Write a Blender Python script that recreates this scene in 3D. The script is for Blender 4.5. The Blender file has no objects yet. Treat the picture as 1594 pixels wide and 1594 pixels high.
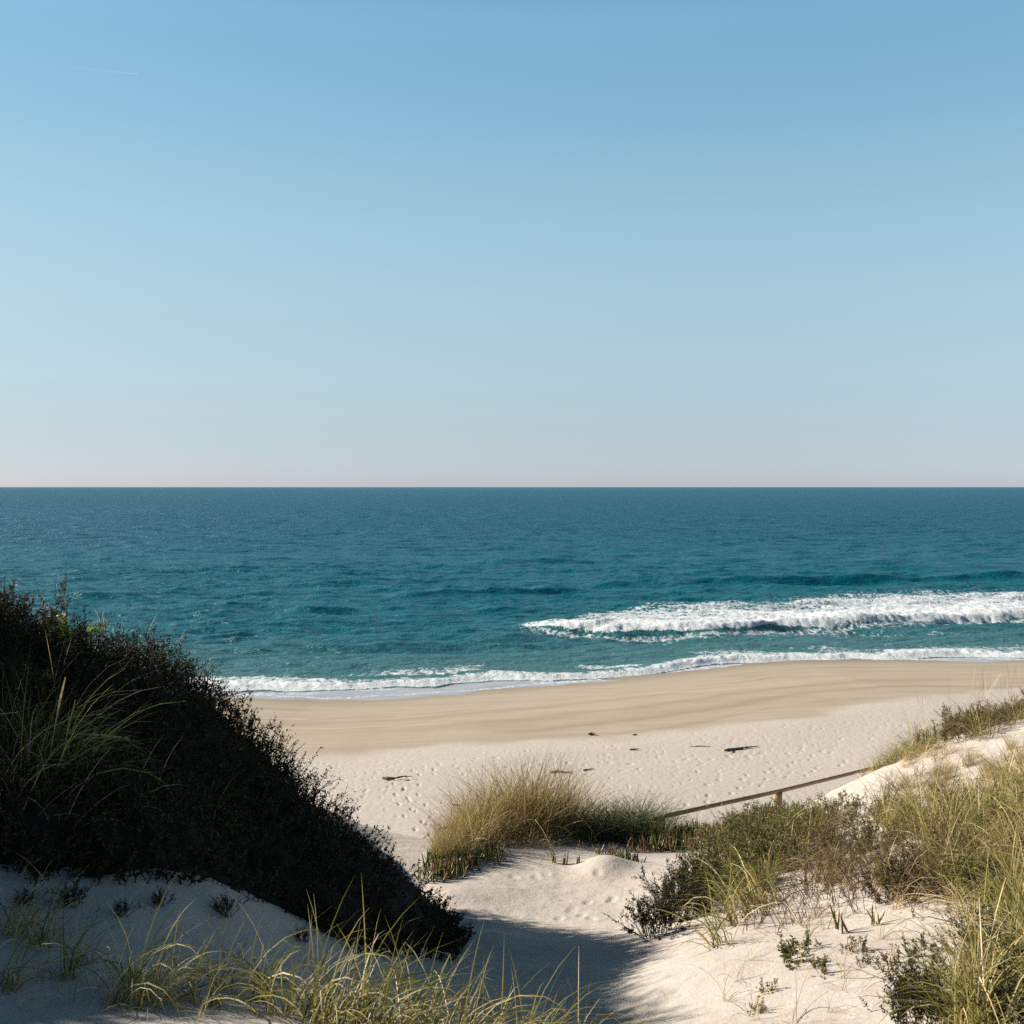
import bpy, math
import numpy as np

S = bpy.context.scene
COL = S.collection
RNG = np.random.default_rng(7)
R = math.radians

# ------------------------------------------------------------------ camera, sky, sun, exposure
CAM_Z = 10.0
F = 1594 * 40 / 36.0                     # focal length in photograph pixels
PITCH = math.atan((797 - 758) / F)
cam = bpy.data.cameras.new('camera')
cam_ob = bpy.data.objects.new('camera', cam)
COL.objects.link(cam_ob)
cam.sensor_width = 36
cam.lens = 40
cam.clip_start = 0.05
cam.clip_end = 200000
cam_ob.location = (0, 0, CAM_Z)
cam_ob.rotation_euler = (math.pi / 2 - PITCH, 0, 0)
cam.dof.use_dof = True
cam.dof.focus_distance = 11.0
cam.dof.aperture_fstop = 8.0
S.camera = cam_ob

SUN_EL, SUN_AZ = 25.0, -70.0             # degrees; azimuth clockwise from the view direction
world = bpy.data.worlds.new('World')
S.world = world
world.use_nodes = True
wn = world.node_tree
sky = wn.nodes.new('ShaderNodeTexSky')
sky.sky_type = 'NISHITA'
sky.sun_disc = False
sky.sun_elevation = R(SUN_EL)
sky.sun_rotation = R(SUN_AZ)
sky.air_density = 1.0
sky.dust_density = 0.3
sky.ozone_density = 3.0
geo = wn.nodes.new('ShaderNodeTexCoord')
sep = wn.nodes.new('ShaderNodeSeparateXYZ')
wn.links.new(geo.outputs['Generated'], sep.inputs[0])
ramp = wn.nodes.new('ShaderNodeValToRGB')  # sky tinted by height: horizon dimmed and cooled, overhead darkened to deepen shadows
cr = ramp.color_ramp
cr.interpolation = 'CARDINAL'
for k, (p, c) in enumerate([(0.0, (.61, .70, 1.08)), (.0327, (.61, .658, .885)), (.0608, (.695, .69, .785)), (.0886, (.80, .765, .765)), (.1436, (.965, .903, .79)), (.1972, (1.08, 1.03, .845)), (.2489, (1.10, 1.11, .89)), (.2985, (1.045, 1.147, .938)), (.3456, (1.0, 1.168, .977)), (.3889, (.96, 1.18, 1.0)), (.55, (.52, .66, .64)), (.8, (.24, .30, .32))]):
    e = cr.elements[k] if k < 2 else cr.elements.new(p)
    e.position = p
    e.color = (*[v * .8 for v in c], 1)
wn.links.new(sep.outputs['Z'], ramp.inputs[0])
side = wn.nodes.new('ShaderNodeMapRange')  # sky scaled from left to right, dimmed on the sun's side
side.inputs[1].default_value, side.inputs[2].default_value = -.45, .45
side.inputs[3].default_value, side.inputs[4].default_value = .74, 1.07
wn.links.new(sep.outputs['X'], side.inputs[0])
even = wn.nodes.new('ShaderNodeVectorMath')
even.operation = 'SCALE'
wn.links.new(sky.outputs[0], even.inputs[0])
wn.links.new(side.outputs[0], even.inputs['Scale'])
mul = wn.nodes.new('ShaderNodeVectorMath')
mul.operation = 'MULTIPLY'
wn.links.new(even.outputs[0], mul.inputs[0])
wn.links.new(ramp.outputs[0], mul.inputs[1])
bg = wn.nodes['Background']
wn.links.new(mul.outputs[0], bg.inputs[0])
bg.inputs[1].default_value = 0.083

sun = bpy.data.lights.new('sun', 'SUN')
sun.energy = 4.7
sun.angle = R(0.5)
sun.color = (1.0, .92, .81)
sun_ob = bpy.data.objects.new('sun', sun)
COL.objects.link(sun_ob)
sun_ob.rotation_euler = (R(90 - SUN_EL), 0, R(180 - SUN_AZ))
SUN_DIR = np.array([math.sin(R(SUN_AZ)) * math.cos(R(SUN_EL)), math.cos(R(SUN_AZ)) * math.cos(R(SUN_EL)), math.sin(R(SUN_EL))])

S.view_settings.view_transform = 'Standard'
S.view_settings.look = 'None'
S.view_settings.exposure = 1.40
S.view_settings.gamma = 1
S.view_settings.use_curve_mapping = False
S.cycles.use_denoising = False
S.cycles.sample_clamp_direct = 0.8
S.cycles.sample_clamp_indirect = 4
S.cycles.max_bounces = 6
S.cycles.diffuse_bounces = 3
S.cycles.transparent_max_bounces = 8

# ------------------------------------------------------------------ numpy helpers
def P(px, py, d):
    """photograph pixel + distance along the ground axis -> world point"""
    dx, dy = (px - 797) / F, (797 - py) / F
    c, s = math.cos(PITCH), math.sin(PITCH)
    v = np.array([dx, c + dy * s, -s + dy * c])
    return np.array([0, 0, CAM_Z]) + v * (d / v[1])

def PZ(px, py, z=0.0):
    dx, dy = (px - 797) / F, (797 - py) / F
    c, s = math.cos(PITCH), math.sin(PITCH)
    v = np.array([dx, c + dy * s, -s + dy * c])
    return np.array([0, 0, CAM_Z]) + v * ((z - CAM_Z) / v[2])

def smooth(a, b, x):
    t = np.clip((x - a) / (b - a), 0, 1)
    return t * t * (3 - 2 * t)

def hash2(ix, iy, seed):
    h = (ix.astype(np.int64) * 374761393 + iy.astype(np.int64) * 668265263 + seed * 974634777) & 0xFFFFFFFF
    h = ((h ^ (h >> 13)) * 1274126177) & 0xFFFFFFFF
    return ((h ^ (h >> 16)) & 0xFFFFFF) / float(0xFFFFFF)

def noise(x, y, seed=0):
    x = np.asarray(x, float); y = np.asarray(y, float)
    fx, fy = np.floor(x), np.floor(y)
    tx, ty = x - fx, y - fy
    tx = tx * tx * tx * (tx * (tx * 6 - 15) + 10)
    ty = ty * ty * ty * (ty * (ty * 6 - 15) + 10)
    a = hash2(fx, fy, seed); b = hash2(fx + 1, fy, seed)
    c = hash2(fx, fy + 1, seed); d = hash2(fx + 1, fy + 1, seed)
    return (a + (b - a) * tx) * (1 - ty) + (c + (d - c) * tx) * ty - 0.5

def fbm(x, y, octaves=4, seed=0):
    s, a = 0.0, 1.0
    for k in range(octaves):
        ca, sa = math.cos(.6 + k), math.sin(.6 + k)
        s = s + a * noise((x * ca - y * sa) * 2 ** k + 17.3 * k, (x * sa + y * ca) * 2 ** k + 5.1 * k, seed + k)
        a *= .5
    return s

def mesh_from(name, V, Fc, smooth_shade=True):
    """V (n,3); Fc an (m,4) or (m,3) index array, or a list of such arrays"""
    Fs = [Fc] if isinstance(Fc, np.ndarray) else Fc
    me = bpy.data.meshes.new(name)
    me.vertices.add(len(V))
    me.vertices.foreach_set('co', np.ascontiguousarray(V, dtype=np.float32).ravel())
    idx = np.concatenate([f.ravel() for f in Fs]).astype(np.int32)
    sizes = np.concatenate([np.full(len(f), f.shape[1]) for f in Fs])
    starts = np.concatenate([[0], np.cumsum(sizes)[:-1]]).astype(np.int32)
    me.loops.add(len(idx))
    me.loops.foreach_set('vertex_index', idx)
    me.polygons.add(len(sizes))
    me.polygons.foreach_set('loop_start', starts)
    me.update(calc_edges=True)
    me.polygons.foreach_set('use_smooth', np.full(len(sizes), smooth_shade, dtype=bool))
    me.update()
    return me

def attr(me, name, vals):
    a = me.attributes.new(name, 'FLOAT', 'POINT')
    a.data.foreach_set('value', np.ascontiguousarray(vals, dtype=np.float32).ravel())

def link(name, me, mat=None, parent=None, loc=None):
    o = bpy.data.objects.new(name, me)
    COL.objects.link(o)
    if mat is not None and me is not None and len(me.materials) == 0:
        me.materials.append(mat)
    if parent is not None:
        o.parent = parent
    if loc is not None:
        o.location = loc
    return o

def tag(o, label=None, cat=None, group=None, kind=None):
    for k, v in (('label', label), ('category', cat), ('group', group), ('kind', kind)):
        if v:
            o[k] = v
    return o

# ------------------------------------------------------------------ node helpers
class Mat:
    def __init__(self, name):
        self.m = bpy.data.materials.new(name)
        self.m.use_nodes = True
        self.nt = self.m.node_tree
        self.b = self.nt.nodes['Principled BSDF']
        self.out = self.nt.nodes['Material Output']
    def n(self, kind, **kw):
        x = self.nt.nodes.new(kind)
        for k, v in kw.items():
            setattr(x, k, v)
        return x
    def l(self, a, b):
        self.nt.links.new(a, b)
    def val(self, sock, v):
        if hasattr(v, 'is_output') or isinstance(v, bpy.types.NodeSocket):
            self.l(v, sock)
        else:
            sock.default_value = v
    def math(self, op, a, b=0.0, clamp=False):
        x = self.n('ShaderNodeMath', operation=op, use_clamp=clamp)
        self.val(x.inputs[0], a); self.val(x.inputs[1], b)
        return x.outputs[0]
    def attr(self, name):
        return self.n('ShaderNodeAttribute', attribute_name=name).outputs['Fac']
    def pos(self, scale=(1, 1, 1)):
        g = self.n('ShaderNodeNewGeometry')
        x = self.n('ShaderNodeVectorMath', operation='MULTIPLY')
        self.l(g.outputs['Position'], x.inputs[0])
        x.inputs[1].default_value = scale
        return x.outputs[0]
    def noise(self, vec, scale, detail=4, rough=.55, dist=0):
        x = self.n('ShaderNodeTexNoise')
        self.l(vec, x.inputs['Vector'])
        x.inputs['Scale'].default_value = scale
        x.inputs['Detail'].default_value = detail
        x.inputs['Roughness'].default_value = rough
        x.inputs['Distortion'].default_value = dist
        return x.outputs['Fac']
    def ramp(self, fac, stops, interp='LINEAR'):
        x = self.n('ShaderNodeValToRGB')
        self.l(fac, x.inputs[0])
        x.color_ramp.interpolation = interp
        for k, (p, c) in enumerate(stops):
            e = x.color_ramp.elements[k] if k < 2 else x.color_ramp.elements.new(p)
            e.position = p
            e.color = (*c, 1) if len(c) == 3 else c
        return x.outputs[0]
    def mix(self, fac, a, b, blend='MIX'):
        x = self.n('ShaderNodeMix', data_type='RGBA', blend_type=blend)
        self.val(x.inputs[0], fac)
        self.val(x.inputs[6], a if not isinstance(a, tuple) else (*a, 1))
        self.val(x.inputs[7], b if not isinstance(b, tuple) else (*b, 1))
        return x.outputs[2]
    def bump(self, h, dist, strength=1.0, normal=None):
        x = self.n('ShaderNodeBump')
        x.inputs['Strength'].default_value = strength
        x.inputs['Distance'].default_value = dist
        self.l(h, x.inputs['Height'])
        if normal is not None:
            self.l(normal, x.inputs['Normal'])
        return x.outputs[0]

# ------------------------------------------------------------------ terrain: heights
# shore contours traced on the ground (world X -> world Y)
def contour(pts, z, left, right):
    W = [PZ(px, py, z)[:2] for px, py in pts]
    W = [left] + W + [right]
    A = np.array(sorted(W, key=lambda q: q[0]))
    return lambda X: np.interp(X, A[:, 0], A[:, 1])

y_edge = contour([(300, 1078), (370, 1082), (500, 1089), (560, 1088), (640, 1084), (760, 1073), (900, 1062), (1000, 1052), (1100, 1041), (1170, 1033), (1230, 1029), (1400, 1027), (1594, 1027)], 0, (-400, 90), (400, 110))
y_bore = contour([(300, 1076), (400, 1076), (500, 1074), (600, 1070), (700, 1066), (800, 1060), (900, 1058), (1000, 1048), (1100, 1037), (1170, 1031), (1230, 1027.5), (1400, 1025.5), (1594, 1024)], 0, (-400, 91), (400, 111))
y_dry = contour([(300, 1180), (500, 1166), (650, 1154), (800, 1144), (950, 1137), (1080, 1126), (1250, 1106), (1400, 1080), (1594, 1052)], 1.8, (-300, 50), (300, 80))

def beach(X, Y):
    s = y_edge(X) - Y
    z = np.interp(s, [-4000, -60, 0, 7, 14, 22, 34, 60], [-40, -3.5, 0, .5, 1.2, 1.75, 2.25, 3.4])
    return z + np.where(s > 3, .10 * fbm(X * .12, Y * .12, 3, 5) * smooth(3, 12, s), 0)

CTRL = [  # (photo x, photo y, distance) of points on bare ground
    (300, 1590, 4.6), (0, 1590, 4.5), (100, 1500, 5.1), (0, 1450, 5.5), (200, 1425, 6.0), (400, 1425, 6.8), (300, 1500, 5.6),
    (450, 1500, 6.5), (540, 1490, 7.4), (620, 1560, 6.5), (740, 1490, 9.0), (860, 1560, 7.6), (860, 1600, 6.9), (650, 1640, 4.9), (850, 1680, 4.9),
    (500, 1588, 4.8), (420, 1578, 4.9), (960, 1594, 7.0), (1060, 1594, 6.35), (1150, 1594, 5.95), (1350, 1594, 5.6), (1594, 1594, 4.9), (1594, 1360, 8), (1450, 1450, 7.4), (1250, 1450, 8.2), (1120, 1500, 7.5),
    (1090, 1440, 9.4), (1250, 1380, 10.5), (1400, 1350, 10), (1120, 1350, 12), (1250, 1290, 14), (1400, 1260, 13.8), (1500, 1215, 14.8),
    (1594, 1180, 14.8), (1594, 1118, 17.5), (1480, 1150, 17.5), (1380, 1190, 17), (1330, 1222, 16.6), (1210, 1276, 16.5),
    (870, 1455, 10), (760, 1450, 9.8), (1000, 1452, 9.8), (700, 1390, 11.4), (870, 1390, 11.8), (1030, 1390, 11.4), (870, 1325, 13.6), (745, 1330, 13.2), (1040, 1325, 14), (690, 1362, 12.3),
    (760, 1314, 14.2), (860, 1309, 14.6), (960, 1306, 14.8), (1060, 1306, 14.8), (1140, 1300, 14.8),
    # ground below the thicket (its foliage stands about half a metre higher)
    (0, 1035, 10), (100, 1045, 10.5), (253, 1080, 10.9), (392, 1186, 10.3), (540, 1344, 9.7), (600, 1386, 9.6), (660, 1452, 9.5),
    (200, 1280, 7.3), (400, 1385, 7.8), (0, 1290, 6.9), (550, 1450, 8.3), (100, 1170, 8.6), (300, 1230, 9.0),
]
WCTRL = [tuple(P(*c)) for c in CTRL] + [
    (-1.2, 10.7, 5.8), (-2.0, 11.4, 6.25), (-3.0, 12.3, 6.7), (-1.0, 17, 4.5), (1.5, 17, 4.4), (-1, 20, 3.5), (3, 20, 3.5), (0, 25, 2.6), (-1.0, 16.4, 4.7), (.8, 16.6, 4.6), (2.2, 17, 4.6), (6, 25, 2.6), (-6, 14, 7.2), (-5, 17, 5.0), (-8, 20, 3.6), (-8, 25, 2.6),
    (6, 20, 4.2), (9, 21, 4.4), (12, 25, 2.8), (-3, 13, 6.7), (-4.4, 13, 7.4), (-1.6, 13.2, 5.8),
    (-4.6, 5.5, 9.12), (-4.7, 4.5, 9.3), (-5.3, 3.6, 9.6), (-5.0, 6.6, 9.15), (-5.8, 8.6, 9.75), (-6.8, 9.5, 10.1), (-9, 8, 10.4), (-9, 13, 8.5), (-14, 12, 8.8), (-14, 3, 9.6), (-8, 3, 10.0), (-12, 20, 4),  # unseen ridge beyond the left edge, heights shaped to throw its shadow
    (0, 0, 8.35), (0, 2.5, 8.2), (3, 2, 8.4), (-3, 2, 8.5), (0, -6, 8.6), (-9, -6, 9.2), (9, -6, 9.2), (8, 5, 8.6), (8, 10, 8.4), (12, 14, 7.6), (14, 6, 9), (14, 20, 5),
]
C = np.array(WCTRL)
def tps(r2):
    return r2 * np.log(np.maximum(r2, 1e-9)) * .5
_n = len(C)
_K = tps(((C[:, None, :2] - C[None, :, :2]) ** 2).sum(-1)) + np.eye(_n) * .03
_Q = np.hstack([np.ones((_n, 1)), C[:, :2]])
_W = np.linalg.solve(np.block([[_K, _Q], [_Q.T, np.zeros((3, 3))]]), np.concatenate([C[:, 2], np.zeros(3)]))

def dune_h(X, Y):
    sh = X.shape
    x = np.clip(X.ravel(), -14, 14); y = np.clip(Y.ravel(), -7, 26)
    out = np.empty(len(x))
    for a in range(0, len(x), 100000):
        xs, ys = x[a:a + 100000, None], y[a:a + 100000, None]
        k = tps((xs - C[None, :, 0]) ** 2 + (ys - C[None, :, 1]) ** 2)
        out[a:a + 100000] = k @ _W[:_n] + _W[_n] + xs[:, 0] * _W[_n + 1] + ys[:, 0] * _W[_n + 2]
    return out.reshape(sh)

def ground(X, Y):
    X = np.asarray(X, float); Y = np.asarray(Y, float)
    zb = beach(X, Y)
    t = smooth(19.5, 25.5, Y)
    zd = zb.copy()
    m = Y < 25.6
    if m.any():
        d = dune_h(X[m], Y[m])
        d = d + (.05 + .06 * smooth(3, 5, np.abs(X[m] - .4))) * fbm(X[m] * .7, Y[m] * .7, 3, 11) + (.012 + .023 * smooth(2.5, 4.5, np.abs(X[m] - .4))) * fbm(X[m] * 3.1, Y[m] * 3.1, 3, 12)
        zd[m] = d
    far = smooth(30, 80, np.hypot(X, np.minimum(Y, 0) - 0))
    zd = np.where(Y < 19, zd * (1 - far * .15), zd)
    return zd * (1 - t) + zb * t

def hit(px, py, dmin=3.0, dmax=60.0):
    """world point where the ray through a photograph pixel first meets the bare ground"""
    ds = np.exp(np.linspace(math.log(dmin), math.log(dmax), 500))
    dx, dy = (px - 797) / F, (797 - py) / F
    c, s = math.cos(PITCH), math.sin(PITCH)
    v = np.array([dx, c + dy * s, -s + dy * c])
    pts = np.array([0, 0, CAM_Z])[None] + v[None] * (ds / v[1])[:, None]
    g = ground(pts[:, 0], pts[:, 1])
    below = np.nonzero(pts[:, 2] < g)[0]
    if len(below) == 0:
        return None
    k = below[0]
    if k == 0:
        return None
    a = (pts[k - 1, 2] - g[k - 1]); b = (g[k] - pts[k, 2])
    p = pts[k - 1] + (pts[k] - pts[k - 1]) * (a / (a + b + 1e-9))
    return np.array([p[0], p[1], float(ground(p[0:1], p[1:2])[0])])

def fan(radii, fine=1000, coarse=70, half=32.0):
    th = np.concatenate([np.linspace(-half, half, fine, endpoint=False), np.linspace(half, 360 - half, coarse, endpoint=False)])
    th = np.radians(th)
    Rr, T = np.meshgrid(radii, th, indexing='ij')
    return Rr * np.sin(T), Rr * np.cos(T), len(th)

def fan_faces(nr, nc, closed=True):
    i = np.arange(nr - 1)[:, None] * nc
    j = np.arange(nc)[None, :]
    j2 = (j + 1) % nc
    return np.stack([i + j, i + nc + j, i + nc + j2, i + j2], -1).reshape(-1, 4)[:, ::-1]

def steps(*segs):
    r = [segs[0]]
    for ratio, end in segs[1:]:
        k = max(1, int(math.ceil(math.log(end / r[-1]) / math.log(ratio))))
        r += list(r[-1] * (end / r[-1]) ** (np.arange(1, k + 1) / k))
    return np.array(r)

# ------------------------------------------------------------------ materials of the setting
def sand_material():
    m = Mat('sand')
    damp = m.attr('damp')
    wet = m.attr('wet')
    litter = m.attr('litter')
    p = m.pos()
    big = m.noise(p, .35, 4)
    fine = m.noise(p, 60, 3, .6)
    dry = m.mix(big, (.385, .345, .305), (.35, .312, .272))
    dry = m.mix(m.math('MULTIPLY', fine, .35), dry, (.28, .23, .185))
    streak = m.noise(m.pos((.10, .55, .4)), 1.6, 6, .6, 1.4)
    tan = m.mix(m.ramp(streak, [(.36, (0, 0, 0)), (.62, (1, 1, 1))]), (.262, .21, .152), (.312, .262, .203))
    tan = m.mix(m.math('MULTIPLY', m.noise(p, 9, 3, .7), .3), tan, (.21, .155, .10))
    col = m.mix(damp, dry, tan)
    col = m.mix(wet, col, (.175, .135, .092))
    col = m.mix(m.math('MULTIPLY', litter, .85, True), col, (.185, .135, .08))
    m.l(col, m.b.inputs['Base Color'])
    rough = m.math('SUBTRACT', .95, m.math('MULTIPLY', wet, .45))
    m.l(rough, m.b.inputs['Roughness'])
    m.b.inputs['Specular IOR Level'].default_value = .25
    h1 = m.noise(p, 5, 5, .6)
    h2 = m.noise(p, 55, 3, .65)
    keep = m.math('SUBTRACT', 1, m.math('MULTIPLY', damp, .75))
    b1 = m.bump(m.math('MULTIPLY', h1, keep), .034, .7)
    b2 = m.bump(m.math('MULTIPLY', h2, keep), .006, .7, b1)
    m.l(b2, m.b.inputs['Normal'])
    return m.m
SAND = sand_material()

# ------------------------------------------------------------------ build the sand
def build_sand():
    rad = steps(.3, (1.12, 2.2), (1.0042, 78), (1.05, 400), (1.4, 60000))
    X, Y, nc = fan(rad)
    Z = ground(X, Y)
    # trampled sand: footprints pressed into the dry beach and on the path through the dunes
    th_step = np.radians(64.0 / 1000)
    prints = []
    for k in range(4200):
        y = RNG.uniform(26.5, 41); x = RNG.uniform(-.58, .58) * y
        dry = y_dry(x)
        if y > dry - .4:
            continue
        dens = np.exp(-((y - (dry - 4.5)) / 3.2) ** 2)
        if RNG.random() > .1 + .9 * dens:
            continue
        prints.append((x, y, RNG.uniform(0, 3.14), RNG.uniform(.010, .028), RNG.uniform(.04, .10), RNG.uniform(.025, .045)))
    trails = [[(1050, 1262), (1100, 1244), (1160, 1226), (1240, 1203), (1330, 1183)], [(1090, 1220), (1150, 1212), (1230, 1190), (1300, 1165)],
              [(690, 1330), (672, 1290), (650, 1250), (640, 1225), (655, 1190)], [(660, 1300), (640, 1268), (625, 1245), (620, 1215)], [(560, 1240), (640, 1205), (700, 1188), (800, 1175)], [(720, 1195), (900, 1190), (1000, 1187), (1300, 1165)]]
    for tr in trails:
        W = np.array([hit(a, b, 18)[:2] for a, b in tr])
        L = np.concatenate([[0], np.cumsum(np.hypot(*np.diff(W, axis=0).T))])
        side = 1
        for d in np.arange(0, L[-1], .62):
            x, y = np.interp(d, L, W[:, 0]), np.interp(d, L, W[:, 1])
            x2, y2 = np.interp(d + .3, L, W[:, 0]), np.interp(d + .3, L, W[:, 1])
            a = math.atan2(y2 - y, x2 - x + 1e-6)
            side = -side
            prints.append((x - math.sin(a) * .13 * side + RNG.normal() * .04, y + math.cos(a) * .13 * side + RNG.normal() * .04, a, .04, .10, .045))
    for px, py in [(890, 1415), (905, 1425), (880, 1402), (915, 1405), (800, 1365), (835, 1366), (850, 1360), (950, 1402), (955, 1398), (790, 1450), (880, 1458), (900, 1450), (920, 1430), (760, 1452), (930, 1366), (870, 1430)]:
        q = hit(px, py)
        prints.append((q[0], q[1], RNG.uniform(0, 3), .014, .06, .04))
    for x, y, a, dep, ln, wd in prints:
        r = math.hypot(x, y); t = math.atan2(x, y)
        j = int((t + math.radians(32)) / th_step)
        i = int(np.searchsorted(rad, r))
        wi, wj = int(.5 / (r * .0042)) + 2, int(.5 / (r * th_step)) + 2
        i0, i1, j0, j1 = max(0, i - wi), i + wi, max(0, j - wj), min(999, j + wj)
        if j1 <= j0:
            continue
        xx, yy = X[i0:i1, j0:j1] - x, Y[i0:i1, j0:j1] - y
        u = (xx * math.cos(a) + yy * math.sin(a)) / ln
        v = (-xx * math.sin(a) + yy * math.cos(a)) / wd
        q = u * u + v * v
        Z[i0:i1, j0:j1] += -dep * np.exp(-q * q) + .12 * dep * np.exp(-(np.sqrt(q) - 1.7) ** 2 * 4)
    # small bank of sand held by a plant on the mound
    q = P(950, 1347, 12.6)
    Z += .16 * np.exp(-(((X - q[0] + .05) / .30) ** 2 + ((Y - q[1]) / .32) ** 2)) * (Y < 20)
    damp = smooth(-.9, .9, Y - y_dry(X) + 1.6 * fbm(X * .35, Y * .35, 4, 21))
    wet = np.clip(1 - (y_edge(X) - Y) / 3.2, 0, 1) * .8
    sh = y_edge(X) - Y + 2.0 * fbm(X * .09, Y * .09, 3, 41) + .5 * fbm(X * .5, Y * .5, 3, 42)
    litter = np.zeros_like(Z)
    for c0, w0, a0 in ((4.2, .25, .5), (7.5, .16, .8), (9.4, .9, .45), (11.8, .14, .6), (13.5, .8, .5), (16.5, .5, .5), (19, .3, .4)):
        litter += a0 * np.exp(-((sh - c0) / w0) ** 2) * smooth(-.12, .22, fbm(X * .07 + c0, Y * .16, 3, 43 + int(c0)))
    litter = np.clip(litter * 1.15, 0, 1) * damp
    V = np.stack([X, Y, Z], -1)
    cut = int(np.searchsorted(rad, 21.0))
    for name, a, b in (('dune_sand', 0, cut + 1), ('beach', cut, len(rad))):
        v = V[a:b].reshape(-1, 3)
        f = fan_faces(b - a, nc)
        if a == 0:
            v = np.vstack([v, [[0, 0, float(ground(np.zeros(1), np.zeros(1))[0])]]])
            j = np.arange(nc)
            cap = np.stack([np.full(nc, len(v) - 1), (j + 1) % nc, j], -1)
            me = mesh_from(name, v, [f, cap])
        else:
            me = mesh_from(name, v, f)
        ext = [0.0] if a == 0 else []
        for nm, A in (('damp', damp), ('wet', wet), ('litter', litter)):
            attr(me, nm, np.concatenate([A[a:b].ravel(), ext]))
        o = link(name, me, SAND)
        tag(o, {'dune_sand': 'pale sand of the dunes with a hollow path between them', 'beach': 'flat pale beach with trampled dry sand and a damp tan strip by the water'}[name], 'sand' if a == 0 else 'beach', kind='structure')
build_sand()

# ------------------------------------------------------------------ the sea
def sea_material():
    m = Mat('sea_water')
    foam = m.attr('foam')
    shal = m.attr('shallow')
    film = m.attr('film')
    p = m.pos()
    # foam breaks up into lace at its edges
    lace = m.noise(m.pos((1, .55, 1)), 3.4, 6, .68, .6)
    fm = m.math('ADD', foam, m.math('MULTIPLY', m.math('SUBTRACT', lace, .5), 2.3))
    fmask = m.ramp(fm, [(.36, (0, 0, 0)), (.68, (1, 1, 1))])
    # a few whitecaps far out
    wc = m.noise(m.pos((.35, .16, 1)), 1.0, 5, .6)
    caps = m.ramp(wc, [(.765, (0, 0, 0)), (.785, (1, 1, 1))])
    fmask = m.math('MAXIMUM', fmask, m.math('MULTIPLY', caps, m.math('MULTIPLY', m.attr('far'), .6)))
    deep = m.mix(m.attr('far'), (.001, .084, .108), (.001, .070, .124))
    patch = m.noise(m.pos((.02, .05, 1)), 1.0, 4, .6)
    deep = m.mix(m.math('MULTIPLY', patch, .5), deep, (.001, .062, .088))
    col = m.mix(shal, deep, (.05, .125, .125))
    col = m.mix(film, col, (.30, .30, .31))  # grey of the reflected sky put into the wash film's colour
    calm = m.math('SUBTRACT', 1, m.math('MULTIPLY', film, .93))
    w1 = m.noise(m.pos((.75, 1.25, 1)), 1.1, 6, .62, .35)
    w2 = m.noise(m.pos((.10, .26, 1)), 1.0, 6, .62, .3)
    b1 = m.bump(m.math('MULTIPLY', w2, m.attr('far')), 2.6, .9)
    b2 = m.bump(m.math('MULTIPLY', w1, calm), .42, .9, b1)
    body = m.n('ShaderNodeBsdfDiffuse')
    m.l(col, body.inputs[0]); m.l(b2, body.inputs['Normal'])
    gl = m.n('ShaderNodeBsdfGlossy')
    gl.inputs['Roughness'].default_value = .24
    m.l(b2, gl.inputs['Normal'])
    fr = m.n('ShaderNodeFresnel')
    fr.inputs['IOR'].default_value = 1.33
    m.l(b2, fr.inputs['Normal'])
    cap = m.math('ADD', .30, m.math('MULTIPLY', film, .4))   # wind-roughened water never mirrors the horizon
    water = m.n('ShaderNodeMixShader')
    m.l(m.math('MINIMUM', m.math('MULTIPLY', fr.outputs[0], .8), cap), water.inputs[0])
    m.l(body.outputs[0], water.inputs[1]); m.l(gl.outputs[0], water.inputs[2])
    fb = m.n('ShaderNodeBsdfPrincipled')
    fcol = m.mix(m.noise(p, 6, 4, .6), (.32, .36, .38), (.60, .61, .61))
    m.l(fcol, fb.inputs['Base Color'])
    fb.inputs['Roughness'].default_value = .8
    fb.inputs['Specular IOR Level'].default_value = .2
    m.l(m.bump(m.noise(p, 4.5, 5, .65), .08, .8), fb.inputs['Normal'])
    mx = m.n('ShaderNodeMixShader')
    m.l(fmask, mx.inputs[0])
    m.l(water.outputs[0], mx.inputs[1])
    m.l(fb.outputs[0], mx.inputs[2])
    m.l(mx.outputs[0], m.out.inputs['Surface'])
    return m.m

def pix_line(pts, ext=None):
    W = np.array([PZ(a, b, 0)[:2] for a, b in pts])
    return lambda X: np.interp(X, W[:, 0], W[:, 1]), W[0, 0], W[-1, 0]

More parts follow.
